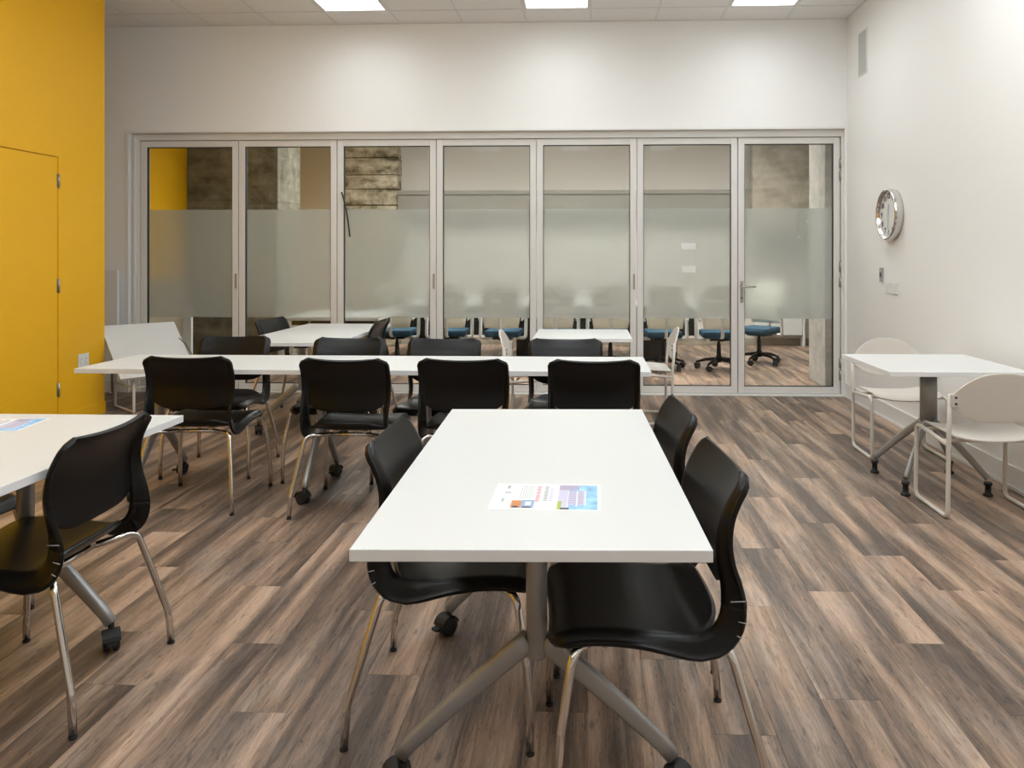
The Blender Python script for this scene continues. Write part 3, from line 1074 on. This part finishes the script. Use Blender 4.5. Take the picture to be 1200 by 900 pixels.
# ------------------------------------------------------------------ cream sled chair
def sled_chair(label, loc, rz, group):
    t = thing('sled_chair', label, 'chair', loc, rz, group)
    W2 = 0.245
    for s in (-1, 1):
        x = s * W2
        bm = bmesh.new()
        pts = fillet([(x, -0.215, 0.645), (x, -0.200, 0.44), (x, -0.190, 0.012), (x, 0.200, 0.012), (x, 0.185, 0.408), (x, 0.12, 0.412), (x, -0.195, 0.385)],
                     [0.2, 0.045, 0.045, 0.04, 0.03])
        tube(bm, pts, 0.0115, 12)
        obj('sled_frame', bm, M['creammetal'], t)
    bm = bmesh.new()
    tube(bm, [(-W2, 0.10, 0.405), (W2, 0.10, 0.405)], 0.009, 8)
    tube(bm, [(-W2, -0.12, 0.392), (W2, -0.12, 0.392)], 0.009, 8)
    obj('crossbar', bm, M['creammetal'], t)
    # seat: rounded slab, dished, front lip
    bm = bmesh.new()
    n, mrow = 16, 14
    g = []
    for j in range(mrow + 1):
        v = j / mrow * 2 - 1
        row = []
        for i in range(n + 1):
            u = i / n * 2 - 1
            # squircle mapping
            hx = 0.228 * (1 - 0.10 * max(0, -v) ** 2 - 0.06 * max(0, v) ** 4)
            x = u * hx; y = v * 0.205 - 0.002 - 0.035 * (u ** 2) * (1 if v > 0 else -0.6) * abs(v) ** 2
            z = 0.430 - 0.014 * (1 - u * u) * (1 - v * v) - 0.022 * max(0, v - 0.6) ** 2 / 0.16 - 0.012 * (v < 0) * v * v + 0.01 * (u ** 4) - 0.012 * (1 - u * u) * abs(v) ** 3
            row.append(bm.verts.new((x, y, z)))
        g.append(row)
    for j in range(mrow):
        for i in range(n):
            f = bm.faces.new((g[j][i], g[j][i + 1], g[j + 1][i + 1], g[j + 1][i])); f.smooth = True
    seat = obj('seat', bm, M['cream'], t)
    # back: wide oval panel, curved in plan
    bm = bmesh.new()
    g = []
    n, mrow = 22, 12
    for j in range(mrow + 1):
        v = j / mrow * 2 - 1
        row = []
        for i in range(n + 1):
            u = math.sin((i / n * 2 - 1) * PI / 2)
            x = u * 0.245
            top = 0.765 - 0.135 * (abs(u) ** 2.6)
            bot = 0.505 + 0.085 * (abs(u) ** 3.0)
            z = (top + bot) / 2 + v * (top - bot) / 2
            y = -0.235 + 0.030 * u * u - 0.030 * (z - 0.62) / 0.14 * 1.0
            row.append(bm.verts.new((x, y - 0.004, z)))
        g.append(row)
    for j in range(mrow):
        for i in range(n):
            f = bm.faces.new((g[j][i], g[j][i + 1], g[j + 1][i + 1], g[j + 1][i])); f.smooth = True
    back = obj('backrest', bm, M['cream'], t)
    for o in (seat, back):
        m = o.modifiers.new('s', 'SOLIDIFY'); m.thickness = 0.010; m.offset = 0.0
        m = o.modifiers.new('b', 'BEVEL'); m.width = 0.003; m.segments = 2; m.limit_method = 'ANGLE'; m.angle_limit = math.radians(50)
        bake(o)
        for p in o.data.polygons: p.use_smooth = True
    for s in (-1, 1):
        bm = bmesh.new()
        bx(bm, min(s * 0.205, s * 0.25), max(s * 0.205, s * 0.25), -0.228, -0.197, 0.585, 0.650, bev=0.004)
        br = obj('back_bracket', bm, M['creammetal'], t)
        for z in (0.602, 0.634):
            for yy in (-0.2295, -0.1955):
                bm = bmesh.new(); lathe(bm, [(0.0065, -0.0035), (0.0065, 0.0035)], 10, 'y', (s * 0.222, yy, z))
                obj('bolt', bm, M['darkbolt'], br)
    return t


gW = 'cream sled chairs'
sled0 = sled_chair('cream sled chair on the near side of the wall table, seen from behind', (2.085, 4.225, 0), 0.0, gW)
KID = kids()
for lab, loc, rz in [
    ('cream sled chair on the far side of the wall table, facing the camera', (2.120, 5.370, 0), PI - 0.02),
    ('cream sled chair at the left side of the small square table, turned side on', (-0.435, 6.12, 0), -PI / 2),
    ('cream sled chair at the right side of the small square table by the sixth leaf', (0.470, 6.44, 0), PI / 2),
]:
    c = copy_tree(sled0, KID)
    c.location = loc; c.rotation_euler = (0, 0, rz); c['label'] = lab
# ------------------------------------------------------------------ tilted flip-top table in the recess
t = thing('flip_top_table', 'small flip-top table with its white top tilted up, in the recess behind the yellow wall', 'table', (-3.95, 6.81, 0), math.radians(50))
bm = bmesh.new()
bx(bm, -0.335, 0.285, -0.325, 0.315, -0.012, 0.012, bev=0.002)
top = obj('tabletop', bm, [M['laminate']], t)
top.location = (-0.02, -0.085, 0.525); top.rotation_euler = (math.radians(40.5), 0, 0)
for s in (-1, 1):
    bm = bmesh.new()
    tube(bm, fillet([(s * 0.22, -0.245, 0.37), (s * 0.22, -0.25, 0.012), (s * 0.22, 0.20, 0.012), (s * 0.22, 0.20, 0.66)], 0.02), 0.0115, 10)
    obj('side_frame', bm, M['creammetal'], t)
for z in (0.22, 0.33):
    bm = bmesh.new()
    for s in (-1, 1):
        tube(bm, [(s * 0.22, -0.245, z), (s * 0.22, 0.20, z)], 0.009, 8)
    tube(bm, [(-0.22, -0.246, z), (0.22, -0.246, z)], 0.009, 8)
    obj('cross_rail', bm, M['creammetal'], t)

# white board standing behind
t = thing('white_board', 'narrow white board standing behind the tilted table at the yellow wall', 'board', (-5.0, 7.40, 0), 0)
box_obj('board_panel', (-0.42, 0.39, -0.015, 0.015, 0.55, 1.215), M['whiteplastic'], t, 0.003)
for s in (-1, 1):
    bm = bmesh.new(); tube(bm, [(s * 0.33, 0.0, 0.012), (s * 0.33, 0.0, 0.56)], 0.012, 10)
    tube(bm, [(s * 0.33, -0.06, 0.012), (s * 0.33, 0.06, 0.012)], 0.012, 8)
    obj('leg', bm, M['greymetal'], t)
# white upright strip with a dangling cable, right of the tilted table
bm = bmesh.new()
bx(bm, -4.235, -4.145, 7.9, 7.94, 0.012, 0.80, bev=0.003)
bx(bm, -4.27, -4.11, 7.84, 8.0, 0.0, 0.012)
tag(obj('white_strip', bm, M['whiteplastic']), 'white upright strip seen low through the first glass leaf', 'cable duct')
bm = bmesh.new()
tube(bm, fillet([(-3.765, 6.96, 0.60), (-3.70, 6.95, 0.55), (-3.63, 6.95, 0.44), (-3.60, 6.97, 0.28), (-3.70, 6.99, 0.10), (-3.90, 7.00, 0.006)], 0.1, 8), 0.0035, 6)
tag(obj('power_cable', bm, M['rubber']), 'thin black cable hanging from the tilted white table', 'cable')


# ------------------------------------------------------------------ flyers
def flyer(label, loc, rz):
    t = thing('flyer', label, 'flyer', loc, rz, 'printed flyers')
    W, H = 0.275, 0.212
    def q(x0, x1, y0, y1, m, name=None, z=0.0006):
        bm = bmesh.new()
        bx(bm, x0, x1, y0, y1, z, z + 0.0002)
        return bm, m, name
    bm = bmesh.new(); bx(bm, -W / 2, W / 2, -H / 2, H / 2, 0, 0.0006)
    obj('paper', bm, M['paper'], t)
    # photograph of a curved building under a blue sky (rotated a quarter turn, like the page)
    bm = bmesh.new()
    mats = [M['psky'], M['pmauve'], M['plilac'], M['pgreen'], M['pdark'], M['whiteplastic']]
    x0, x1, y0, y1 = 0.030, 0.130, -0.100, 0.098
    bx(bm, x0, x1, y0, y1, 0.0006, 0.0008, 0)
    bx(bm, x0, x0 + 0.028, y0, y1, 0.0008, 0.0009, 2)
    bx(bm, x0, x0 + 0.010, y0, y0 + 0.062, 0.0009, 0.0010, 3)
    bx(bm, x0, x0 + 0.052, y1 - 0.042, y1, 0.0008, 0.00095, 1)
    bx(bm, x0 + 0.022, x0 + 0.070, y0 + 0.035, y1 - 0.050, 0.0009, 0.0010, 2)
    for k in range(9):
        yy = y0 + 0.042 + k * 0.0125
        bx(bm, x0 + 0.026, x0 + 0.046, yy, yy + 0.006, 0.0010, 0.0011, 1)
        bx(bm, x0 + 0.050, x0 + 0.064, yy, yy + 0.006, 0.0010, 0.0011, 1)
    bx(bm, x0 + 0.024, x0 + 0.026, y0 + 0.02, y1 - 0.05, 0.0010, 0.00115, 5)
    bx(bm, x0 + 0.0465, x0 + 0.0495, y0 + 0.02, y1 - 0.05, 0.0010, 0.00115, 5)
    bx(bm, x0 + 0.068, x0 + 0.071, y0 + 0.03, y1 - 0.05, 0.0010, 0.00115, 5)
    bx(bm, x0 + 0.008, x0 + 0.03, y0, y0 + 0.012, 0.0010, 0.0011, 4)
    obj('building_photo', bm, mats, t)
    # headline blocks, small print lines, small picture
    rr = random.Random(3)
    bm = bmesh.new()
    for (xx, mi, ya, yb) in ((-0.022, 0, -0.045, 0.085), (-0.002, 1, -0.035, 0.090), (0.012, 2, -0.045, 0.075)):
        y = ya
        while y < yb:
            h = rr.uniform(0.004, 0.009)
            bx(bm, xx - 0.0055, xx + 0.0045, y, y + h, 0.0006, 0.0008, mi)
            y += h + 0.004
    obj('headline_print', bm, [M['pink'], M['pgrey'], M['plilac']], t)
    bm = bmesh.new()
    for k in range(6):
        xx = -0.068 + k * 0.0058
        y = -0.02
        while y < 0.088:
            h = rr.uniform(0.006, 0.016)
            bx(bm, xx, xx + 0.0018, y, min(y + h, 0.092), 0.0006, 0.0008)
            y += h + 0.002
    bx(bm, -0.108, -0.100, 0.062, 0.090, 0.0006, 0.0008)
    bx(bm, -0.112, -0.106, -0.045, -0.020, 0.0006, 0.0008)
    bx(bm, -0.110, -0.094, 0.024, 0.034, 0.0006, 0.0008)
    obj('small_print', bm, M['pgrey'], t)
    bm = bmesh.new()
    bx(bm, -0.085, -0.060, -0.092, -0.035, 0.0006, 0.0008, 0)
    bx(bm, -0.060, -0.028, -0.092, -0.030, 0.0006, 0.0008, 1)
    bx(bm, -0.080, -0.066, -0.092, -0.078, 0.0008, 0.0009, 2)
    bx(bm, -0.056, -0.034, -0.092, -0.082, 0.0008, 0.0009, 2)
    bx(bm, -0.050, -0.036, -0.072, -0.045, 0.0008, 0.0009, 3)
    obj('picture_print', bm, [M['porange'], M['pblue'], M['pdark'], M['paper']], t)
    return t


f1 = flyer('printed flyer with a building photo on the foreground table', (-0.108, 1.977, TOPZ), math.radians(-0.5))
KID = kids()
f2 = copy_tree(f1, KID)
f2.location = (-2.165, 2.735, TOPZ); f2.rotation_euler = (0, 0, math.radians(8))
f2['label'] = 'printed flyer on the left table, cut by the left picture edge'

# ------------------------------------------------------------------ wall things
# clock on the right wall
t = thing('wall_clock', 'round chrome rimmed wall clock on the right wall', 'clock', (XR, 6.36, 1.69), 0)
RM = Matrix(((0, 0, -1), (-1, 0, 0), (0, 1, 0)))   # local x -> -Y, y -> Z, z -> -X


def wallpart(name, bm, mats, parent, z=0.0):
    for v in bm.verts:
        v.co = RM @ v.co
    return obj(name, bm, mats, parent)


bm = bmesh.new()
lathe(bm, [(0.19, 0.0), (0.205, 0.002), (0.210, 0.03), (0.207, 0.062), (0.203, 0.070), (0.195, 0.070), (0.192, 0.062), (0.190, 0.035)], 48, 'z')
wallpart('rim', bm, M['chrome'], t)
bm = bmesh.new(); lathe(bm, [(0.1895, 0.0353), (0.1895, 0.039)], 48, 'z')
wallpart('dial', bm, M['dial'], t)
for k in range(12):
    h = k if k else 12
    cu = bpy.data.curves.new('n', 'FONT'); cu.body = str(h); cu.size = 0.060; cu.align_x = 'CENTER'; cu.align_y = 'CENTER'
    cu.extrude = 0.0008; cu.offset = 0.002
    to = bpy.data.objects.new('n', cu); COL.objects.link(to)
    bpy.context.view_layer.update()
    me = bpy.data.meshes.new_from_object(to.evaluated_get(bpy.context.evaluated_depsgraph_get()))
    a = PI / 2 - k * PI / 6
    me.transform(Matrix.Translation((0.150 * math.cos(a), 0.150 * math.sin(a), 0.0405)))
    bm = bmesh.new(); bm.from_mesh(me)
    bpy.data.objects.remove(to); bpy.data.curves.remove(cu)
    wallpart('numeral', bm, M['pdark'], t)
for name, ang, ln, w in (('hour_hand', 12.3 * PI / 6, 0.085, 0.006), ('minute_hand', 17.6 / 60 * 2 * PI + PI * 0.42, 0.125, 0.004)):
    bm = bmesh.new(); bx(bm, -w, w, -0.02, ln, 0.044 + w * 0.3, 0.046 + w * 0.3)
    bmesh.ops.rotate(bm, verts=bm.verts, cent=(0, 0, 0), matrix=Matrix.Rotation(-ang, 3, 'Z'))
    wallpart(name, bm, M['pgrey'], t)


def wall_box(name, label, cat, y0, y1, z0, z1, d, mat, extra=None, group=None, bev=0.002):
    t = thing(name, label, cat, (XR, (y0 + y1) / 2, (z0 + z1) / 2), 0, group)
    hy, hz = (y1 - y0) / 2, (z1 - z0) / 2
    bm = bmesh.new(); bx(bm, -d, -0.0005, -hy, hy, -hz, hz, bev=bev)
    obj('plate', bm, mat, t)
    if extra: extra(t, hy, hz, d)
    return t


def _thermo(t, hy, hz, d):
    bm = bmesh.new(); bx(bm, -d - 0.004, -d, -hy * 0.6, hy * 0.6, -hz * 0.3, hz * 0.35); obj('display', bm, M['pdark'], t)


wall_box('wall_control', 'small grey control with a dark display below the clock', 'control', 6.575, 6.635, 1.135, 1.255, 0.014, M['greyplastic'], _thermo)


def _rocker(t, hy, hz, d):
    bm = bmesh.new(); bx(bm, -d - 0.004, -d, -0.018, 0.018, -0.033, 0.033, bev=0.002); obj('rocker', bm, M['whiteplastic'], t)


wall_box('light_switch', 'white light switch below the clock, the one nearer the glass wall', 'switch', 6.405, 6.525, 1.045, 1.135, 0.008, M['whiteplastic'], _rocker, 'white light switches')
wall_box('light_switch', 'white light switch below the clock, the one farther from the glass wall', 'switch', 6.270, 6.390, 1.045, 1.135, 0.008, M['whiteplastic'], _rocker, 'white light switches')


def _slats(t, hy, hz, d):
    bm = bmesh.new(); bx(bm, -d - 0.002, -d, -hy + 0.012, hy - 0.012, -hz + 0.012, hz - 0.012); obj('perforated_face', bm, M['grille'], t)


wall_box('wall_grille', 'grey rectangular speaker grille high on the right wall near the corner', 'grille', 6.945, 7.165, 2.985, 3.385, 0.008, M['whiteplastic'], _slats)

# outlets on the yellow wall
t = thing('power_outlet', 'white double power outlet low on the yellow wall', 'outlet', (XL, 6.245, 0.485), 0)
bm = bmesh.new(); bx(bm, 0.0005, 0.008, -0.065, 0.065, -0.06, 0.06, bev=0.002); obj('plate', bm, M['whiteplastic'], t)
for s in (-1, 1):
    bm = bmesh.new(); bx(bm, 0.008, 0.012, s * 0.03 - 0.018, s * 0.03 + 0.018, -0.034, 0.034, bev=0.002); so = obj('socket', bm, M['whiteplastic'], t)
    bm = bmesh.new()
    for z in (-0.018, 0.018):
        bx(bm, 0.012, 0.0125, s * 0.03 - 0.007, s * 0.03 - 0.005, z - 0.004, z + 0.004); bx(bm, 0.012, 0.0125, s * 0.03 + 0.005, s * 0.03 + 0.007, z - 0.004, z + 0.004)
    obj('socket_slots', bm, M['pdark'], so)

# ------------------------------------------------------------------ meeting room furniture
def office_chair(label, loc, rz, group):
    t = thing('office_chair', label, 'office chair', loc, rz, group)
    bm = bmesh.new()
    for k in range(5):
        a = PI / 2 + k * 2 * PI / 5
        tube(bm, [(0.03 * math.cos(a), 0.03 * math.sin(a), 0.125), (0.16 * math.cos(a), 0.16 * math.sin(a), 0.115), (0.265 * math.cos(a), 0.265 * math.sin(a), 0.082)],
             [0.024, 0.020, 0.013], 8)
    lathe(bm, [(0.035, 0.09), (0.038, 0.15), (0.028, 0.17), (0.025, 0.30), (0.017, 0.31), (0.017, 0.37)], 14, 'z')
    base = obj('base', bm, M['black'], t)
    for k in range(5):
        a = PI / 2 + k * 2 * PI / 5
        c = obj('caster', caster_me, None, base)
        c.location = (0.265 * math.cos(a), 0.265 * math.sin(a), 0); c.rotation_euler = (0, 0, a + 0.7)
    bm = bmesh.new(); bx(bm, -0.12, 0.12, -0.15, 0.10, 0.355, 0.385, bev=0.01); bx(bm, -0.03, 0.03, -0.25, -0.12, 0.36, 0.39, bev=0.006)
    obj('mechanism', bm, M['black'], t)
    bm = bmesh.new(); bx(bm, -0.21, 0.21, -0.20, 0.25, 0.385, 0.465, bev=0.03); obj('seat', bm, M['blue'], t)
    bm = bmesh.new()
    g = []
    for j in range(9):
        v = j / 8
        row = []
        for i in range(11):
            u = i / 10 * 2 - 1
            w = 0.20 + 0.03 * math.sin(PI * v)
            row.append(bm.verts.new((u * w, -0.25 - 0.05 * v + 0.05 * u * u + 0.03 * math.sin(PI * v), 0.50 + v * 0.52)))
        g.append(row)
    for j in range(8):
        for i in range(10):
            f = bm.faces.new((g[j][i], g[j][i + 1], g[j + 1][i + 1], g[j + 1][i])); f.smooth = True
    bk = obj('backrest', bm, M['mesh'], t)
    m = bk.modifiers.new('s', 'SOLIDIFY'); m.thickness = 0.018; m.offset = 0
    bake(bk)
    bm = bmesh.new()
    tube(bm, [(0, -0.20, 0.375), (0, -0.30, 0.42), (0, -0.325, 0.60), (0, -0.33, 0.78)], [0.022, 0.02, 0.016, 0.012], 8, ry=0.012)
    obj('back_support', bm, M['officewhite'], t)
    for s in (-1, 1):
        bm = bmesh.new()
        tube(bm, fillet([(s * 0.16, -0.05, 0.37), (s * 0.275, -0.07, 0.37), (s * 0.275, -0.03, 0.62), (s * 0.275, 0.13, 0.645)], 0.04), 0.021, 8)
        tube(bm, fillet([(s * 0.275, 0.13, 0.645), (s * 0.275, -0.16, 0.645), (s * 0.25, -0.27, 0.60)], 0.05), 0.014, 8)
        ar = obj('armrest', bm, M['officewhite'], t)
        bm = bmesh.new(); bx(bm, s * 0.275 - 0.035, s * 0.275 + 0.035, -0.12, 0.13, 0.658, 0.680, bev=0.008); obj('arm_pad', bm, M['black'], ar)
    return t


gO = 'office chairs behind the glass wall'
oc0 = office_chair('blue seated office chair behind the third glass leaf, leftmost of the chair row', (-2.34, 9.35, 0), 0.0, gO)
KID = kids()
for lab, x, y, rz in [
    ('blue seated office chair seen through the gap between third and fourth glass leaf', -1.69, 9.35, 0.04),
    ('blue seated office chair behind the fourth glass leaf, its right half', -1.03, 9.33, -0.03),
    ('blue seated office chair half hidden by the small square table, its left side', -0.40, 9.36, 0.02),
    ('blue seated office chair half hidden by the small square table, its right side', 0.26, 9.33, 0.0),
    ('blue seated office chair behind the sixth glass leaf, its left half', 0.89, 9.30, 0.03),
    ('blue seated office chair behind the sixth glass leaf, its right half', 1.55, 9.28, -0.02),
    ('office chair turned sideways behind the door handle of the last glass leaf', 2.14, 9.80, PI / 2 + 0.9),
]:
    c = copy_tree(oc0, KID); c.location = (x, y, 0); c.rotation_euler = (0, 0, rz); c['label'] = lab
# long meeting table behind the chairs
t = thing('meeting_table', 'long white meeting table blurred behind the frosted glass', 'table', (-0.35, 10.30, 0), 0)
box_obj('under_table_shade', (-2.3, 1.7, -0.42, -0.40, 0.34, 0.70), [M['blackmetal']], t, 0.003)  # black sheet puts the dark under the table into the colour
box_obj('tabletop', (-2.35, 1.75, -0.55, 0.55, 0.715, 0.745), [M['officewhite']], t, 0.004)
for x in (-1.7, -0.3, 1.2):
    box_obj('pedestal', (x - 0.3, x + 0.3, -0.2, 0.2, 0.0, 0.715), [M['blackmetal']], t, 0.01)
t = thing('side_table', 'white side table right behind the second glass leaf', 'table', (-2.75, 8.33, 0), 0)
box_obj('tabletop', (-0.42, 0.58, -0.45, 0.50, 0.685, 0.718), [M['officewhite']], t, 0.003)
for sx in (-1, 1):
    for sy in (-1, 1):
        bm = bmesh.new(); tube(bm, [(sx * 0.15 - 0.02, sy * 0.35, 0.0), (sx * 0.15 - 0.02, sy * 0.35, 0.685)], 0.02, 10)
        obj('leg', bm, M['chrome'], t)
box_obj('apron', (-0.36, 0.5, -0.35, 0.35, 0.63, 0.684), [M['blackmetal']], t)
